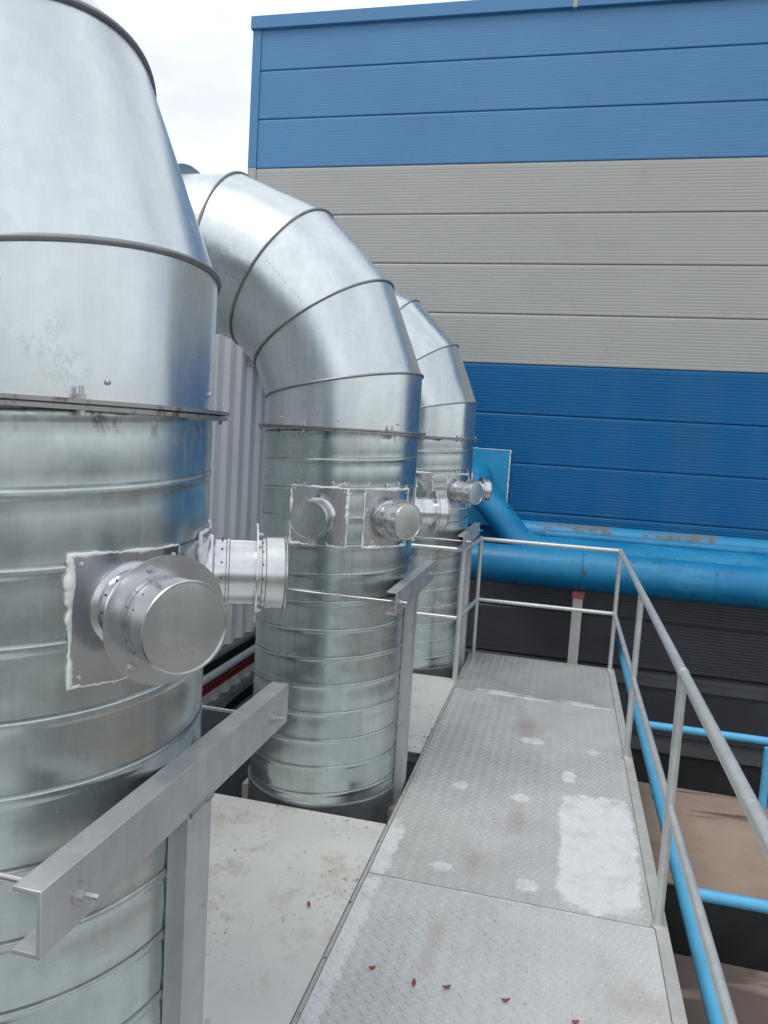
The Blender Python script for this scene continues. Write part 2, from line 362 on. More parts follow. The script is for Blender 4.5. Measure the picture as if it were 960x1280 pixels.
# ------------------------------------------------------------------ blue and grey factory building
YW, XL, XR = 8.0, -3.64, 9.0
bld = thing('factory_building', 'tall factory wall of horizontal blue and grey ribbed panels', 'building', (XL, YW, -3.2))
def B(mb, name, m, parent=bld, **k):
    return mb.build(name, m, parent, loc=tuple(-x for x in bld.location) if parent is bld else None, **k)
core = MB(); core.box((XL+.02, YW+.08, -3.2), (XR-.02, YW+14, 5.9)); B(core, 'wall_core', M_dark)
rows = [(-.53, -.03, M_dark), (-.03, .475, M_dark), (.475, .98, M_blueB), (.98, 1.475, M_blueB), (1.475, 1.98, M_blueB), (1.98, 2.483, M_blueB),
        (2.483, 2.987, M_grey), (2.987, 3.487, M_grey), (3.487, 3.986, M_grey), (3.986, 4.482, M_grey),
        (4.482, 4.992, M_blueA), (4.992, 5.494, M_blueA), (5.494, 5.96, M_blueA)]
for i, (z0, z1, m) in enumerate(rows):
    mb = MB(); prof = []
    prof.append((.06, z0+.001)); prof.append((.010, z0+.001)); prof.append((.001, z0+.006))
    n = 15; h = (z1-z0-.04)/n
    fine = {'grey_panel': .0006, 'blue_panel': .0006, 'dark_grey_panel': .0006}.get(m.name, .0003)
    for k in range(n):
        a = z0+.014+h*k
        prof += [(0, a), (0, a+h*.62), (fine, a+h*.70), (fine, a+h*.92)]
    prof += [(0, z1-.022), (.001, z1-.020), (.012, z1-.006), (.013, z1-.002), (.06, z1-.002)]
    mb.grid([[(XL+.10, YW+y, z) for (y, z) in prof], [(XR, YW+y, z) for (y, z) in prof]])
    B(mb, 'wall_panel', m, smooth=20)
t_ = MB(); t_.box((XL, YW-.012, -.6), (XL+.098, YW+.09, 4.482)); t_.box((XL, YW+.09, -.6), (XL+.02, YW+14, 4.482)); B(t_, 'corner_trim', M_grey, bevel=.004)
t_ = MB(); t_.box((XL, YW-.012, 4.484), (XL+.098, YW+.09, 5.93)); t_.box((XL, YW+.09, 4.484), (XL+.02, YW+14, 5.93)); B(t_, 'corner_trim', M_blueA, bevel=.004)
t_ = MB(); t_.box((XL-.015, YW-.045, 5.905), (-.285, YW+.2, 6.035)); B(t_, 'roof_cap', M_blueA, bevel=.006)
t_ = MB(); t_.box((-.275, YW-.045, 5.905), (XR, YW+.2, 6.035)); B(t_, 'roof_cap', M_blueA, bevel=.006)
t_ = MB(); t_.box((-.30, YW-.049, 5.90), (-.26, YW+.2, 6.039)); B(t_, 'cap_joint', M_grey)
t_ = MB(); t_.box((XL, YW-.09, -.60), (XR, YW+.05, -.545)); t_.box((XL, YW-.09, -.68), (XR, YW-.082, -.602)); B(t_, 'drip_flashing', M_flash, bevel=.003)
t_ = MB(); t_.box((XL, YW-.02, -1.12), (XR, YW+.06, -.60)); t_.box((XL, YW-.10, -1.16), (XR, YW+.05, -1.122)); B(t_, 'plinth_panel', M_dark)
t_ = MB(); t_.box((XL, YW-.05, -1.36), (XR, YW+.05, -1.162)); B(t_, 'plinth_band', M_flash)
t_ = MB(); t_.box((XL, YW-.02, -3.2), (XR, YW+.05, -1.362)); B(t_, 'plinth', M_plinth)

# blue wall plate and pipe through it
def smooth_path(pts, rad, n=8):
    pts = [Vector(p) for p in pts]; out = [pts[0]]
    for i in range(1, len(pts)-1):
        a = (pts[i-1]-pts[i]); b = (pts[i+1]-pts[i]); la, lb = a.length, b.length; a.normalize(); b.normalize()
        ang = a.angle(b); d = min(rad/math.tan(ang/2), la*.49, lb*.49)
        p0 = pts[i]+a*d; p2 = pts[i]+b*d
        for k in range(n+1):
            t = k/n; out.append(p0*(1-t)**2 + pts[i]*2*t*(1-t) + p2*t*t)
    out.append(pts[-1]); return out
PX = -.90
wp = thing('wall_plate', 'square light blue steel plate fixed to the wall round a pipe', 'plate', (-.87, YW, 1.2))
mb = MB(); mb.box((-1.20, YW-.022, .80), (-.575, YW-.012, 1.60)); mb.build('plate_sheet', M_plateblue, wp, .002, loc=(.87, -YW, -1.2))
mb = MB()
pp = []
for k in range(60):
    z = .80+.80*k/59; pp.append((-.574+rnd.uniform(-.004, .004), YW-.022, z))
mb.tube(pp, [rnd.uniform(.004, .009) for _ in pp], 6)
pp = [(-.575-.62*k/40, YW-.02, 1.60+rnd.uniform(-.003, .003)) for k in range(41)]
mb.tube(pp, [rnd.uniform(.002, .005) for _ in pp], 6)
mb.build('sealant', M_seal, wp, loc=(.87, -YW, -1.2))

def pipe_thing(label, path, r, mat, joints=(), extra=None):
    base = path[0]
    e = thing('process_pipe', label, 'pipe', tuple(base), 'blue pipes along the factory wall')
    off = tuple(-c for c in base)
    mb = MB(); mb.tube(path, r, 40); mb.build('pipe_run', mat, e, loc=off)
    for j in joints:
        mb = MB(); mb.tube([(j-.006, path[-1][1], path[-1][2]), (j+.006, path[-1][1], path[-1][2])], r+.004, 40); mb.build('weld_joint', mat, e, loc=off)
    return e, off
p1, off1 = pipe_thing('thickest blue pipe, foremost of the wall pipes, bright along its top', smooth_path([(-2.2, 7.2, .535), (XR, 7.2, .535)], .1), .183, M_bpipe, (-.35, 1.35, 2.9))
p2, off2 = pipe_thing('blue pipe that slants down from the wall plate and runs level behind the thickest pipe',
    [(-.88, YW-.02, 1.33), (-.88, 7.74, 1.33), (-.86, 7.56, 1.24), (-.42, 7.50, .76), (-.24, 7.50, .625), (XR, 7.50, .625)], .130, M_bpipe)
for a_, b_ in (((-.88, 7.745, 1.33), (-.88, 7.735, 1.325)), ((-.852, 7.559, 1.232), (-.846, 7.558, 1.226)), ((-.60, 7.525, .968), (-.594, 7.524, .962))):
    mb = MB(); mb.tube([a_, b_], .1335, 40); mb.build('weld_joint', M_bpipe, p2, loc=off2)
p4, off4 = pipe_thing('thinnest level blue pipe, squeezed between the slanting pipe and the rusty rear pipe', [(-.15, 7.60, .800), (XR, 7.60, .800)], .045, M_bpipe, (1.1, 3.0))
p3, off3 = pipe_thing('rearmost blue pipe, brown rust patches along its top', smooth_path([(-.55, 7.79, .787), (XR, 7.79, .787)], .1), .120, M_jacket)
# strap + post with a red head that carries the front pipe
st = thing('pipe_support', 'pale square post with a red head under the blue pipe', 'post', (.20, 7.2, -3.2))
o_ = (-.20, -7.2, 3.2)
mb = MB(); mb.box((.155, 7.155, -3.2), (.245, 7.245, .285)); mb.build('post', M_post, st, .006, loc=o_)
mb = MB(); mb.box((.145, 7.145, .285), (.255, 7.255, .352)); mb.build('head_plate', M_redcap, st, .004, loc=o_)
mb = MB(); ring = [(.215, 7.2+.188*math.cos(a), .535+.188*math.sin(a)) for a in [2*math.pi*k/40 for k in range(40)]]
mb.tube(ring, .006, 8, closed=True); mb.build('pipe_strap', M_bpipe, st, loc=o_)

# ------------------------------------------------------------------ white corrugated building on the left
XC = -2.4
cb = thing('corrugated_building', 'low building with pale grey corrugated cladding behind the ducts', 'building', (XC, 2, -3.2))
oc = (-XC, -2, 3.2)
mb = MB(); rows_ = []; y = -6.0; pr = []
while y < 7.6:
    pr += [(XC-.034, y), (XC-.034, y+.085), (XC, y+.115), (XC, y+.170)]; y += .20
pr.append((XC-.034, 7.6))
mb.grid([[(x, yy, 0.0) for x, yy in pr], [(x, yy, 2.95) for x, yy in pr]]); mb.build('cladding', M_white, cb, loc=oc, smooth=15)
mb = MB(); mb.box((-9, -6, -3.2), (XC-.05, 7.6, 2.9)); mb.build('wall_core', M_black, cb, loc=oc)
mb = MB(); mb.box((-9.05, -6.05, 2.953), (XC+.06, 7.65, 3.0)); mb.box((XC+.045, -6.05, 2.86), (XC+.06, 7.65, 2.951)); mb.build('roof', M_roof, cb, loc=oc)
mb = MB(); mb.box((XC-.045, -6, -.03), (XC+.03, 7.6, -.003)); mb.build('base_flashing', M_flash, cb, loc=oc)
mb = MB(); pr2 = [(x-.012, yy) for x, yy in pr]
mb.grid([[(x, yy, -.40) for x, yy in pr2], [(x, yy, -.19) for x, yy in pr2]]); mb.build('skirt_cladding', M_white, cb, loc=oc, smooth=15)
# pipe rail, red channel and slotted beam at the foot of the cladding
mb = MB(); mb.tube([(XC+.10, -5, -.085), (XC+.10, 7.5, -.085)], .03, 16)
tag(mb.build('guard_pipe', M_rail), 'pale pipe running along the foot of the corrugated wall', 'pipe')
mb = MB(); mb.box((XC+.06, -5, -.19), (XC+.066, 7.5, -.14)); mb.box((XC+.066, -5, -.19), (XC+.11, 7.5, -.184)); mb.box((XC+.066, -5, -.146), (XC+.11, 7.5, -.14))
tag(mb.build('steel_channel', M_red, bevel=.001), 'red primed steel channel under the pale pipe', 'beam')
mb = MB()   # web with an oval slot
ys0, ys1, zc, hl, hh = -5.0, 7.5, -.462, .50, .050
xw = XC+.05; K = 32
outer, inner = [], []
cyy = 5.62
for k in range(K):
    a = 2*math.pi*k/K
    inner.append((cyy+hl*math.copysign(abs(math.cos(a))**.7, math.cos(a)), zc+hh*math.copysign(abs(math.sin(a))**.8, math.sin(a))))
    c_, s_ = math.cos(a), math.sin(a); q = 1/max(abs(c_), abs(s_))
    outer.append((cyy+.8*c_*q, zc+.065*s_*q*1.2))
for dx in (0, -.01):
    mb.grid([[(xw+dx, a, b) for a, b in inner], [(xw+dx, a, b) for a, b in outer]], True)
mb.grid([[(xw, a, b) for a, b in inner], [(xw-.01, a, b) for a, b in inner]], True)
mb.box((xw-.01, ys0, -.56), (xw, cyy-.802, -.38)); mb.box((xw-.01, cyy+.802, -.56), (xw, ys1, -.38))
mb.box((xw-.01, ys0, -1.3), (xw, ys1, -.55)); mb.box((xw-.08, ys0, -.393), (xw-.011, ys1, -.38))
tag(mb.build('slotted_beam', M_beamgrey), 'dark grey steel beam with an oval slot, low between the first two ducts', 'beam')

# ------------------------------------------------------------------ walkway
XA, XB = -.62, .442
wk = thing('steel_walkway', 'raised walkway of chequered steel tread plates, patchy and worn', 'walkway', (-.09, 2.3, 0))
ow = (.09, -2.3, 0)
def inside(p, poly):
    c = False; n = len(poly)
    for i in range(n):
        x0, y0 = poly[i]; x1, y1 = poly[i-1]
        if (y0 > p[1]) != (y1 > p[1]) and p[0] < (x1-x0)*(p[1]-y0)/(y1-y0)+x0: c = not c
    return c
def rough_poly(poly, amp, step=.02):
    out = []
    for i in range(len(poly)):
        a = Vector(poly[i]); b = Vector(poly[(i+1) % len(poly)]); n = max(1, int((b-a).length/step))
        for k in range(n):
            p = a.lerp(b, k/n); out.append((p.x+rnd.uniform(-amp, amp), p.y+rnd.uniform(-amp, amp)))
    return out
def blob(cx, cy_, rx, ry):
    ph = [rnd.uniform(0, 6.28) for _ in range(3)]
    return [(cx+rx*math.cos(a)*(1+.14*math.sin(3*a+ph[0])+rnd.uniform(-.16, .16)), cy_+ry*math.sin(a)*(1+.14*math.sin(3*a+ph[0])+rnd.uniform(-.16, .16))) for a in [2*math.pi*k/28 for k in range(28)]]
dry, stain = [], []
def tri_fan(mb, poly, z, m):
    from mathutils.geometry import tessellate_polygon
    tr = tessellate_polygon([[Vector((a, b, 0)) for a, b in poly]])
    mb.add([(a, b, z) for a, b in poly], [tuple(t) for t in tr], m)
P = .0265
seams = [-1.5, -.30, 1.20, 2.685, 5.60, 5.93]
seams = [-1.5, -.30, 1.20, 2.685, 5.01, 5.93]
for i in range(len(seams)-1):
    y0, y1 = seams[i]+.0025, seams[i+1]-.0025
    mb = MB(); mb.box((XA+.012, y0, -.006), (XB-.012, y1, 0))
    for d in dry:
        ys = [p[1] for p in d]
        if min(ys) > y0 and max(ys) < y1+.06:
            tri_fan(mb, [(a, min(max(b, y0+.002), y1-.002)) for a, b in d], .0006, 1)
    for d in stain:
        ys = [p[1] for p in d]
        if min(ys) > y0 and max(ys) < y1: tri_fan(mb, d, .0009, 2)
    if y1 > .5:
        nx = int((XB-XA-.05)/P); ny = int((y1-y0-.02)/P)
        for a in range(nx):
            for b in range(ny):
                x = XA+.03+a*P+(.5*P if b % 2 else 0); y_ = y0+.016+b*P
                ang = R_(42) if (a+b) % 2 else R_(-42)
                ca, sa = math.cos(ang), math.sin(ang)
                m = 0
                for d in dry:
                    if inside((x, y_), d): m = 1
                for d in stain:
                    if inside((x, y_), d): m = 2
                L, w, l2, w2, hz = .0125, .0046, .0080, .0020, .0025
                q = [(-L, 0, 0), (0, -w, 0), (L, 0, 0), (0, w, 0), (-l2, 0, hz), (0, -w2, hz), (l2, 0, hz), (0, w2, hz)]
                mb.add([(x+px*ca-py*sa, y_+px*sa+py*ca, pz+.0002) for px, py, pz in q], [(0,1,5,4),(1,2,6,5),(2,3,7,6),(3,0,4,7),(4,5,6,7)], m)
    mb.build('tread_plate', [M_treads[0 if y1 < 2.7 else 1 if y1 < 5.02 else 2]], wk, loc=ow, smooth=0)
for (xa, xb, xv) in ((XB-.010, XB+.034, XB+.028), (XA-.003, XA+.010, XA-.003)):
    mb = MB(); mb.box((xa, -1.5, -.006), (xb, 5.945, .004)); mb.box((xv, -1.5, -.075), (xv+.006, 5.945, -.007))
    if xa < 0:
        y_ = -.2
        while y_ < 5.9: mb.ball((XA+rnd.uniform(-.008, .012), y_, .003), rnd.uniform(.004, .0065), 1, squash=(1, 1, .6)); y_ += rnd.uniform(.08, .32)
    mb.build('edge_angle', [M_angle, M_rivet], wk, .0015, loc=ow)
mb = MB(); mb.box((XA, 5.932, -.07), (XB, 5.94, .002)); mb.build('edge_angle', M_angle, wk, loc=ow)
for y_ in (-1.2, 1.2, 3.4, 5.7):
    mb = MB(); mb.box((XA-.8, y_-.05, -.18), (XB+.02, y_+.05, -.078)); mb.build('cross_beam', M_angle, wk, loc=ow)
    mb = MB(); mb.box((XB-.10, y_-.05, -3.2), (XB-.02, y_+.05, -.181)); mb.build('leg', M_angle, wk, loc=ow)
# ------------------------------------------------------------------ smooth floor plates beside the walkway
D1, SP, XCN, RD = 1.287, 2.154, -1.034, .358
def hole_plate(x0, x1, y0, y1, z0, z1):
    mb = MB(); mb.box((x0, y0, z0), (x1, y1, z1)); return mb
fp = thing('floor_plate', 'pale smooth steel floor plate between the nearest and middle ducts, brown specks', 'floor plate', (-1.05, 2.4, 0), 'smooth floor plates between the ducts')
hole_plate(-1.55, XA-.008, 1.72, 3.068, -.010, -.002).build('sheet', M_smooth, fp, .001, loc=(1.05, -2.4, 0))
for y_ in (1.74, 3.02): mb = MB(); mb.box((-1.55, y_, -.075), (XA-.018, y_+.006, -.011)); mb.build('stiffener', M_angle, fp, loc=(1.05, -2.4, 0))
fq = thing('floor_plate', 'smaller pale floor plate between the middle and farthest ducts', 'floor plate', (-1.05, 4.5, 0), 'smooth floor plates between the ducts')
hole_plate(-1.55, XA-.008, 3.86, 5.20, -.010, -.002).build('sheet', M_smooth, fq, .001, loc=(1.05, -4.5, 0))
mb = MB(); mb.box((-1.55, 3.90, -.075), (XA-.018, 3.906, -.011)); mb.build('stiffener', M_angle, fq, loc=(1.05, -4.5, 0))

# ------------------------------------------------------------------ ducts
def make_duct(i, label, seed, ports):
    yv = D1+i*SP; rd = random.Random(seed)
    d = thing('exhaust_duct', label, 'duct', (XCN, yv, -3.2), 'galvanized exhaust ducts in a row')
    zo = (0, 0, 3.2)
    # spiral pipe
    mb = MB(); zb, zt = -.9, 1.664; n = 96
    prof = [(0, .0011), (.0045, .0013), (.0075, .0010), (.0095, -.0008), (.0125, -.0012), (.035, .0002), (.062, .0008), (.09, .0002), (.112, -.0008), (.1155, -.0003), (.1185, .0008), (.1235, .0011)]
    turns = int((zt-zb)/PITCH_S)+2; rows = []
    ph = PH[i]
    for s_ in range(turns*n+1):
        a = 2*math.pi*s_/n; z0 = zb-PITCH_S*1.2+ph+PITCH_S*s_/n
        rows.append([((RD+dr)*math.cos(a), (RD+dr)*math.sin(a), min(max(z0+v, zb), zt)) for v, dr in prof])
    mb.grid(rows); mb.build('spiral_pipe', M_pipe[i], d, loc=zo, smooth=60)
    mb = MB(); mb.lathe([(RD+.004, -1.6), (RD+.004, .004), (RD+.008, .006), (RD+.009, .012), (RD+.008, .018), (RD+.001, .021)], 96)
    mb.build('base_collar', M_collar, d, loc=zo)
    # flange pair
    mb = MB(); mb.lathe([(RD-.002, 1.6645), (RD+.030, 1.6645), (RD+.030, 1.6715), (RD-.002, 1.6715)], 96)
    mb.lathe([(RD-.002, 1.6745), (RD+.033, 1.6745), (RD+.033, 1.6815), (RD-.002, 1.6815)], 96)
    mb.lathe([(RD+.004, 1.664), (RD+.0045, 1.6815)], 96)
    mb.build('flange', M_flange, d, loc=zo, smooth=40)
    for k in range(6):
        a = 2*math.pi*(k+.35)/6; x, y = (RD+.020)*math.cos(a), (RD+.020)*math.sin(a)
        mb = MB(); mb.lathe([(.0075, 1.6815), (.0075, 1.6895)], 6, cap1=True, c=(x, y, 0)); mb.lathe([(.004, 1.6895), (.004, 1.702)], 8, cap1=True, c=(x, y, 0))
        mb.lathe([(.0075, 1.656), (.0075, 1.6645)], 6, cap0=True, c=(x, y, 0)); mb.build('bolt', M_bolt, d, loc=zo)
    # gored elbow toward -X
    RB, z0 = .748, 1.722; n = 96
    el = bpy.data.objects
    mb = MB(); prevring = None
    def ring(al, de, dr=0.0, shift=0.0):
        out = []
        for k in range(n):
            ps = 2*math.pi*k/n; q = (RB+(RD+dr)*math.cos(ps))/math.cos(de)
            x = -RB+q*math.cos(al); z = z0+q*math.sin(al); y = (RD+dr)*math.sin(ps)
            out.append((x-shift*math.sin(al), y, z+shift*math.cos(al)))
        return out
    de = R_(11.25)
    stops = [R_(11.25), R_(33.75), R_(56.25), R_(78.75)]
    start = [(RD*math.cos(2*math.pi*k/n), RD*math.sin(2*math.pi*k/n), 1.682) for k in range(n)]
    seq = [start]+[ring(a, de) for a in stops]+[ring(R_(90), 0)]
    seq.append([(-RB-.055, y, z) for x, y, z in seq[-1]])
    for a, b in zip(seq[:-1], seq[1:]): mb.grid([a, b], True)
    # rivets along the gore seams
    for g_, (a0, a1) in enumerate(zip(stops[:-1], stops[1:])):
        k = int(n*((-92+(12 if g_ % 2 else -10)) % 360)/360)
        pa, pb = Vector(ring(a0, de, .001)[k]), Vector(ring(a1, de, .001)[k])
        for t in range(1, 15):
            if rd.random() < .85: mb.ball(tuple(pa.lerp(pb, t/15)), .0020, 1)
    elb = mb.build('elbow', [M_elbow[i], M_rivet], d, loc=zo, smooth=8)
    for a in stops:
        mb = MB(); mb.tube(ring(a, de, .003), .0058, 8, closed=True); mb.build('seam_bead', M_bead, elb, smooth=60)
    for k in range(8):
        a = 2*math.pi*(k+.3)/8
        mb = MB(); mb.ball(((RD+.001)*math.cos(a), (RD+.001)*math.sin(a), 1.712), .0075, squash=(.7, .7, .7), n=10); mb.build('screw', M_bolt, elb)
    # end flange and the run into the building
    mb = MB(); mb.lathe([(RD-.002, -RB-.055), (RD+.045, -RB-.055), (RD+.045, -RB-.065), (RD-.002, -RB-.065)], 96, 'X', c=(0, 0, z0+RB)); mb.build('flange', M_port, d, loc=zo)
    mb = MB(); mb.lathe([(RD, -RB-.065), (RD, XC-.06-XCN)], 96, 'X', c=(0, 0, z0+RB)); mb.build('wall_pipe', M_elbow[i], d, loc=zo)
    # ports
    for (phi, L, zp, rough, rf, skew) in ports:
        skew = R_(skew)
        mb = MB(); rp = .065 if phi == -23 else .069
        mb.lathe([(rp, RD-.03), (rp+.012, RD+.0035), (rp+.010, RD+.012), (rp+.001, RD+.016), (rp, RD+.02), (rp, RD+.038), (rp+.0025, RD+.040), (rp+.0025, RD+.044), (rp, RD+.046), (rp, RD+L-.045)], 64, 'X')
        for k in range(14):
            a = 2*math.pi*k/14; mb.ball((RD+.030, (rp+.0005)*math.cos(a), (rp+.0005)*math.sin(a)), .0022, 1)
        mb.turn(RD, skew)
        po = mb.build('inspection_port', [M_port, M_rivet], d, loc=(0, 0, zp+3.2), rotz=R_(phi))
        hw, hz, zo_ = ((.106, .110, -.016), (.126, .126, 0), (.118, .124, 0))[i]; mb = MB(); rows = []
        na = 16
        def sq(u, v, dr): 
            a = u/RD; return ((RD+dr)*math.cos(a), (RD+dr)*math.sin(a), v+zo_)
        us = [-hw+2*hw*k/na for k in range(na+1)]
        loop_out = [(u, -hz) for u in us]+[(hw, -hz+2*hz*k/na) for k in range(1, na+1)]+[(u, hz) for u in us[::-1][1:]]+[(-hw, hz-2*hz*k/na) for k in range(1, na)]
        mb.grid([[sq(u, -hz, .0055) for u in us], [sq(u, hz, .0055) for u in us]])
        mb.grid([[sq(u, v, .0055) for u, v in loop_out], [sq(u, v, .0) for u, v in loop_out]], True)
        mb.build('mounting_plate', M_port, po)
        mb = MB(); pts, rs = [], []
        fine_ = []
        for k in range(len(loop_out)):
            a_, b_ = loop_out[k], loop_out[(k+1) % len(loop_out)]
            for t in (0, .33, .66): fine_.append((a_[0]+(b_[0]-a_[0])*t, a_[1]+(b_[1]-a_[1])*t))
        w = 0; w2 = 0; pz = [rd.uniform(0, 6.28) for _ in range(3)]
        for q_, (u, v) in enumerate(fine_):
            sv = 2*math.pi*q_/len(fine_); w2 = .55+.45*math.sin(sv*2+pz[0])+.35*math.sin(sv*5+pz[1])+.25*math.sin(sv*11+pz[2])
            w = .7*w+.3*rd.uniform(-1, 1)
            pts.append(sq(u+rd.uniform(-1, 1)*.0014*rough+w*.004, v+rd.uniform(-1, 1)*.0014*rough+w*.004, .0045)); rs.append(max(.0006, (.0048+.0022*abs(w)*2+rd.uniform(0, .0022)*rough)*(.25+.75*max(0, w2))))
        mb.tube(pts, rs, 8, closed=True)
        for k in range(int(14*rough) if rough > .5 else 0):             # smears and drips left by the tube
            u, v = rd.choice(fine_); u += rd.uniform(-.012, .012); v += rd.uniform(-.008, .016)
            mb.tube([sq(u, v, .004), sq(u+rd.uniform(-.012, .012), v+rd.uniform(.004, .02), .006), sq(u+rd.uniform(-.015, .015), v+rd.uniform(.012, .03), .004)], [.0015, .0032, .0008], 6)
        mb.build('sealant', M_seal, po, smooth=60)
        for u in (-1, 1):
            for v in (-1, 1):
                mb = MB(); c = sq(u*(hw-.016), v*(hz-.016), .006); mb.ball(c, .006, squash=(.8, .8, .8), n=8); mb.build('screw', M_bolt, po)
        xf = RD+L-.062
        mb = MB(); mb.lathe([(rp-.001, xf), (rf, xf), (rf, xf+.0035), (rp-.001, xf+.0035), (rp-.001, xf)], 64, 'X'); mb.turn(RD, skew); mb.build('ring_flange', M_port, po, smooth=30)
        for k in range(3):
            a = R_(100+120*k); mb = MB(); mb.lathe([(.0065, xf+.0035), (.0065, xf+.008)], 6, 'X', cap1=True, c=(0, .089*math.sin(a), .089*math.cos(a)))
            mb.lathe([(.0035, xf+.008), (.0035, xf+.014)], 8, 'X', cap1=True, c=(0, .089*math.sin(a), .089*math.cos(a))); mb.turn(RD, skew); mb.build('bolt', M_bolt, po)
        mb = MB(); rc = rp+.0088; x1 = RD+L
        mb.lathe([(rp+.0005, xf+.0036), (rp+.001, x1-.050), (rp+.004, x1-.048), (rp+.004, x1-.042), (rc-.002, x1-.040), (rc-.002, x1-.004), (rc, x1-.003), (rc+.0012, x1), (rc, x1+.002), (rc-.0025, x1+.002), (rc-.0035, x1-.001), (rc*.6, x1+.0005), (rc*.2, x1+.001), (.0005, x1+.001)], 64, 'X')
        for k in range(16):
            a = 2*math.pi*k/16; mb.ball((x1-.047, (rp+.0035)*math.cos(a), (rp+.0035)*math.sin(a)), .0020, 1)
        mb.turn(RD, skew)
        mb.build('end_cap', [M_cap, M_rivet], po, smooth=50)
    return d
make_duct(0, 'nearest galvanized duct, cut off by the left edge, large capped port facing out', 3, [(-23, .184, 1.340, .25, .105, -9), (25, .160, 1.352, .2, .106, 0)])
make_duct(1, 'middle galvanized spiral duct, its whole gored elbow in view, two capped ports in front', 5, [(-87, .150, 1.30, 1.0, .088, 0), (-35, .128, 1.30, 1.0, .092, 0), (24, .165, 1.305, .6, .105, 0)])
make_duct(2, 'farthest galvanized duct, partly hidden behind the middle duct, beside the blue pipe', 8, [(-87, .150, 1.30, .8, .09, 0), (-33, .160, 1.30, .8, .09, 0), (25, .160, 1.30, .6, .10, 0)])

# ------------------------------------------------------------------ support frames (channel, post and U-bolt round each duct)
def support(i, label, y0, y1, post_z):
    yv = D1+i*SP
    s = thing('duct_support', label, 'support frame', (-.634, yv+.02, -1.2), 'channel supports clamped to the ducts')
    o = (.634, -(yv+.02), 1.2)
    xw, z0, z1, t = -.634, .922, 1.020, .007
    mb = MB(); mb.box((xw-t, y0, z0), (xw, y1, z1)); mb.box((xw-.045, y0, z1-t), (xw-t, y1, z1)); mb.box((xw-.045, y0, z0), (xw-t, y1, z0+t))
    # one joined section: C profile
    mb = MB(); pr = [(xw-.045, z1), (xw, z1), (xw, z0), (xw-.045, z0), (xw-.045, z0+t), (xw-t, z0+t), (xw-t, z1-t), (xw-.045, z1-t)]
    mb.add([(x, y0, z) for x, z in pr]+[(x, y1, z) for x, z in pr], [(k, (k+1) % 8, 8+(k+1) % 8, 8+k) for k in range(8)]+[(0, 1, 6, 7), (1, 2, 5, 6), (2, 3, 4, 5), (8, 9, 14, 15), (9, 10, 13, 14), (10, 11, 12, 13)])
    mb.build('channel', M_chan, s, .0012, loc=o, smooth=25)
    yp = yv-.037
    pr = [(-.6755, yp), (-.6345, yp), (-.6345, yp+.097), (-.6405, yp+.097), (-.6405, yp+.006), (-.6755, yp+.006)]
    mb = MB(); zt = .9215
    mb.add([(x, y, -1.2) for x, y in pr]+[(x, y, zt) for x, y in pr], [(k, (k+1) % 6, 6+(k+1) % 6, 6+k) for k in range(6)]+[(6, 7, 10, 11), (7, 8, 9, 10)])
    mb.build('post', M_chan, s, .001, loc=o, smooth=25)
    mb = MB(); pts = [(-.634, yp+.004+.09*k/9, .921+rnd.uniform(-.002, .002)) for k in range(10)]; mb.tube(pts, [rnd.uniform(.003, .006) for _ in pts], 6); mb.build('weld', M_bead, s, loc=o)
    ru = RD+.012; zz = .970
    pts = [(-.600, yv-ru, zz), (-.75, yv-ru, zz)]
    for k in range(33):
        a = -math.pi/2-math.pi*k/32; pts.append((XCN+ru*math.cos(a), yv+ru*math.sin(a), zz))
    pts += [(-.75, yv+ru, zz), (-.600, yv+ru, zz)]
    mb = MB(); mb.tube(pts, .0045, 10); mb.build('u_bolt', M_bolt, s, loc=o)
    for yy in (yv-ru, yv+ru):
        mb = MB(); mb.lathe([(.016, -.6338), (.016, -.6308)], 20, 'X', cap1=True, c=(0, yy, zz)); mb.lathe([(.0105, -.6308), (.0105, -.6215)], 6, 'X', cap1=True, c=(0, yy, zz))
        mb.build('nut', M_bolt, s, loc=o, smooth=20)
support(0, 'nearest steel channel on a post, large in the lower left', .835, 1.765, 0)
support(1, 'steel channel on a post clamped to the middle duct', 3.02, 3.93, 0)
support(2, 'small steel channel at the far end of the walkway by the farthest duct', 5.10, 6.08, 0)

# ------------------------------------------------------------------ handrail (one welded frame)
ZR, ZM = .915, .437
hr = thing('handrail', 'silver pipe handrail along the right and far end of the walkway', 'handrail', (XB, 3.5, 0))
oh = (-XB, -3.5, 0)
def rod(name, pts, r, parent=hr, m=M_rail, off=oh, n=16):
    mb = MB(); mb.tube(pts, r, n); return mb.build(name, m, parent, loc=off, smooth=50)
for y_ in (-.35, 1.18, 2.70, 4.207): rod('post', [(XB, y_, .004), (XB, y_, ZR-.010)], .0165)
rod('post', [(XB, 5.889, .003), (XB, 5.889, ZR)], .0165)
rod('post', [(-.597, 5.889, .003), (-.597, 5.889, ZR)], .0165)
rod('post', [(XA-.018, 5.17, -.002), (XA-.018, 5.17, ZR)], .0185)
rod('top_rail', [(XB, -.35, ZR), (XB, 2.70, ZR)], .0185); rod('top_rail', [(XB, 2.702, ZR), (XB, 5.889, ZR)], .0180)
rod('top_rail', [(XB, 5.889, ZR), (-.597, 5.889, ZR)], .0165); rod('top_rail', [(-.597, 5.889, ZR), (XA-.018, 5.17, ZR)], .0165); rod('top_rail', [(XA-.018, 5.17, ZR), (-1.9, 5.17, ZR)], .0165)
for a, b in ((-.35, 1.18), (1.18, 2.70), (2.70, 4.207), (4.207, 5.889)): rod('mid_rail', [(XB, a+.012, ZM), (XB, b-.012, ZM)], .0150)
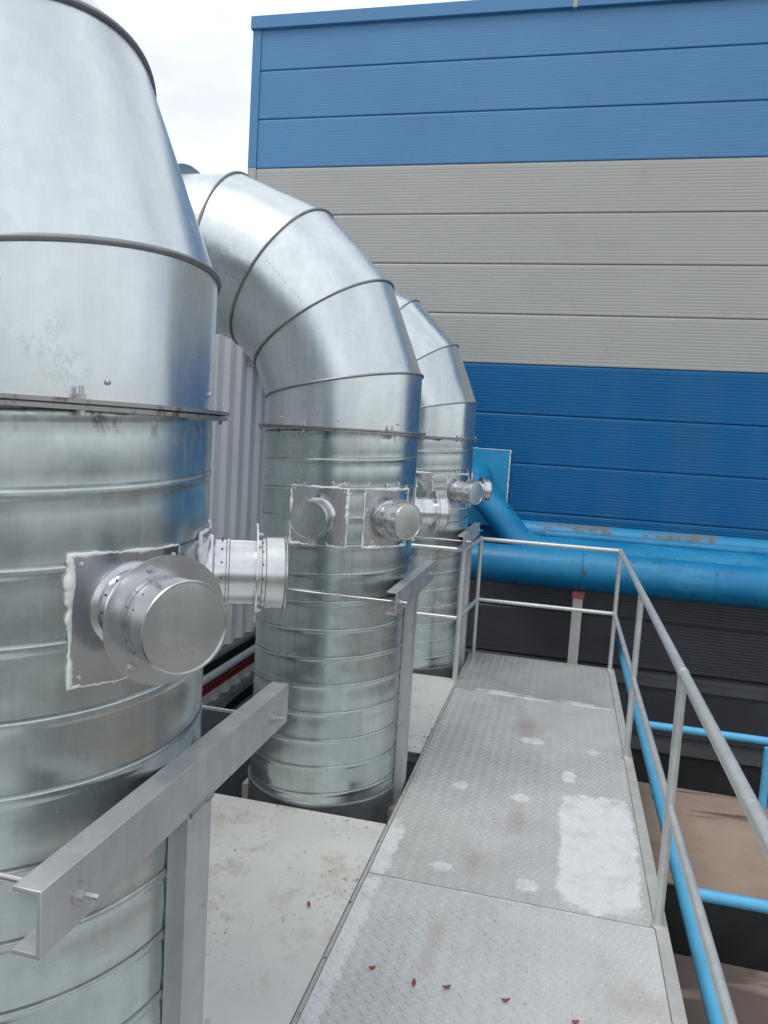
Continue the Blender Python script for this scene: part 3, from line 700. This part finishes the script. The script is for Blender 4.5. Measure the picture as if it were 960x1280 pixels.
rod('mid_rail', [(XB-.014, 5.889, ZM), (-.583, 5.889, ZM)], .0150); rod('mid_rail', [(-.597, 5.877, ZM), (XA-.018, 5.187, ZM)], .0150); rod('mid_rail', [(XA-.034, 5.17, ZM), (-1.9, 5.17, ZM)], .0150)
for (x, y_, z) in [(XB, 2.70, ZR), (XB, 5.889, ZR), (-.597, 5.889, ZR)]:
    mb = MB(); mb.ball((x, y_, z), .0205, n=14); mb.build('weld', M_rail, hr, loc=oh)
for y_ in (2.70, 4.207, 5.889):
    mb = MB(); mb.ball((XB, y_, ZM), .0185, n=14); mb.build('weld', M_rail, hr, loc=oh)
    mb = MB(); mb.lathe([(.024, .004), (.018, .010), (.0165, .014)], 16, c=(XB, y_, 0)); mb.build('weld', M_angle, hr, loc=oh)

# ------------------------------------------------------------------ light blue pipe frame and rusty plates below on the right
lb = thing('pipework', 'light blue painted thin pipework below the handrail, over the rusty plates', 'pipework', (.655, 3.5, -1))
ol = (-.655, -3.5, 1)
def lrod(name, pts, r): rod(name, pts, r, lb, M_lblue, ol)
lrod('long_pipe', [(.655, -1, -.27), (.655, 7.97, -.27)], .031)
for y_ in (1.3, 3.445, 5.575): lrod('cross_pipe', [(.690, y_, -.27), (3.0, y_, -.27)], .027)
for x, y_ in ((1.495, 5.52), (2.7, 3.40)): lrod('upright', [(x, y_, -.74), (x, y_, -.298)], .028)
for y_ in (4.42, 5.70, 2.2):
    lrod('coupling', [(.655, y_-.016, -.27), (.655, y_+.016, -.27)], .036)
for k, (y0, y1, lab) in enumerate(((4.32, 5.635, 'rusty brown steel cover under the far end of the handrail'), (.6, 3.69, 'nearer rusty steel cover in the bottom right corner'))):
    e = thing('rusty_cover', lab, 'steel cover', (2, (y0+y1)/2, -3.2), 'rusty covers below the walkway'); oe = tuple(-c for c in e.location)
    ym = (y0+y1)/2+.05
    mb = MB(); mb.box((.50, y0, -.732), (4.2, ym-.004, -.720)); mb.build('cover_sheet', M_rust, e, .001, loc=oe)
    mb = MB(); mb.box((.50, ym+.004, -.735), (4.2, y1, -.723)); mb.build('cover_sheet', M_rust, e, .001, loc=oe)
    mb = MB(); mb.box((.52, y0+.02, -3.2), (4.2, y1-.02, -.736)); mb.build('tank_wall', M_plinth, e, loc=oe)
mb = MB(); mb.box((.3, 5.75, -1.35), (4.2, 5.80, -1.30)); mb.box((.3, 5.77, -3.2), (.36, 5.80, -1.351)); mb.box((4.1, 5.77, -3.2), (4.16, 5.80, -1.351))
# fallen red petals
labs = ['red petal on the bottom edge of the walkway, nearest the right', 'red petal on the walkway, second from the right', 'red petal on the walkway in the middle of the scattered row', 'red petal on the walkway, second from the left', 'red petal on the walkway, leftmost of the scattered row', 'red speck of petal on the pale floor plate']
for (x, y_, z), lab in zip([(.155, 2.14, 0), (-.047, 2.165, 0), (-.225, 2.164, 0), (-.324, 2.15, 0), (-.461, 2.174, 0), (-.754, 2.417, -.002)], labs):
    mb = MB(); L, w = rnd.uniform(.010, .014), rnd.uniform(.005, .007); rows = []
    for a in range(7):
        t = a/6; ww = w*math.sin(math.pi*(.08+.84*t))
        rows.append([((t-.5)*2*L, ww*v, .003+.004*v*v+.005*(t-.5)**2*4) for v in (-1, -.5, 0, .5, 1)])
    mb.grid(rows); mb.grid([[(p[0], p[1], p[2]-.001) for p in r] for r in rows])
    o = mb.build('petal', M_petal, loc=(x, y_, z+.0005), rotz=rnd.uniform(0, 6)); tag(o, lab, 'petal', 'fallen red petals')
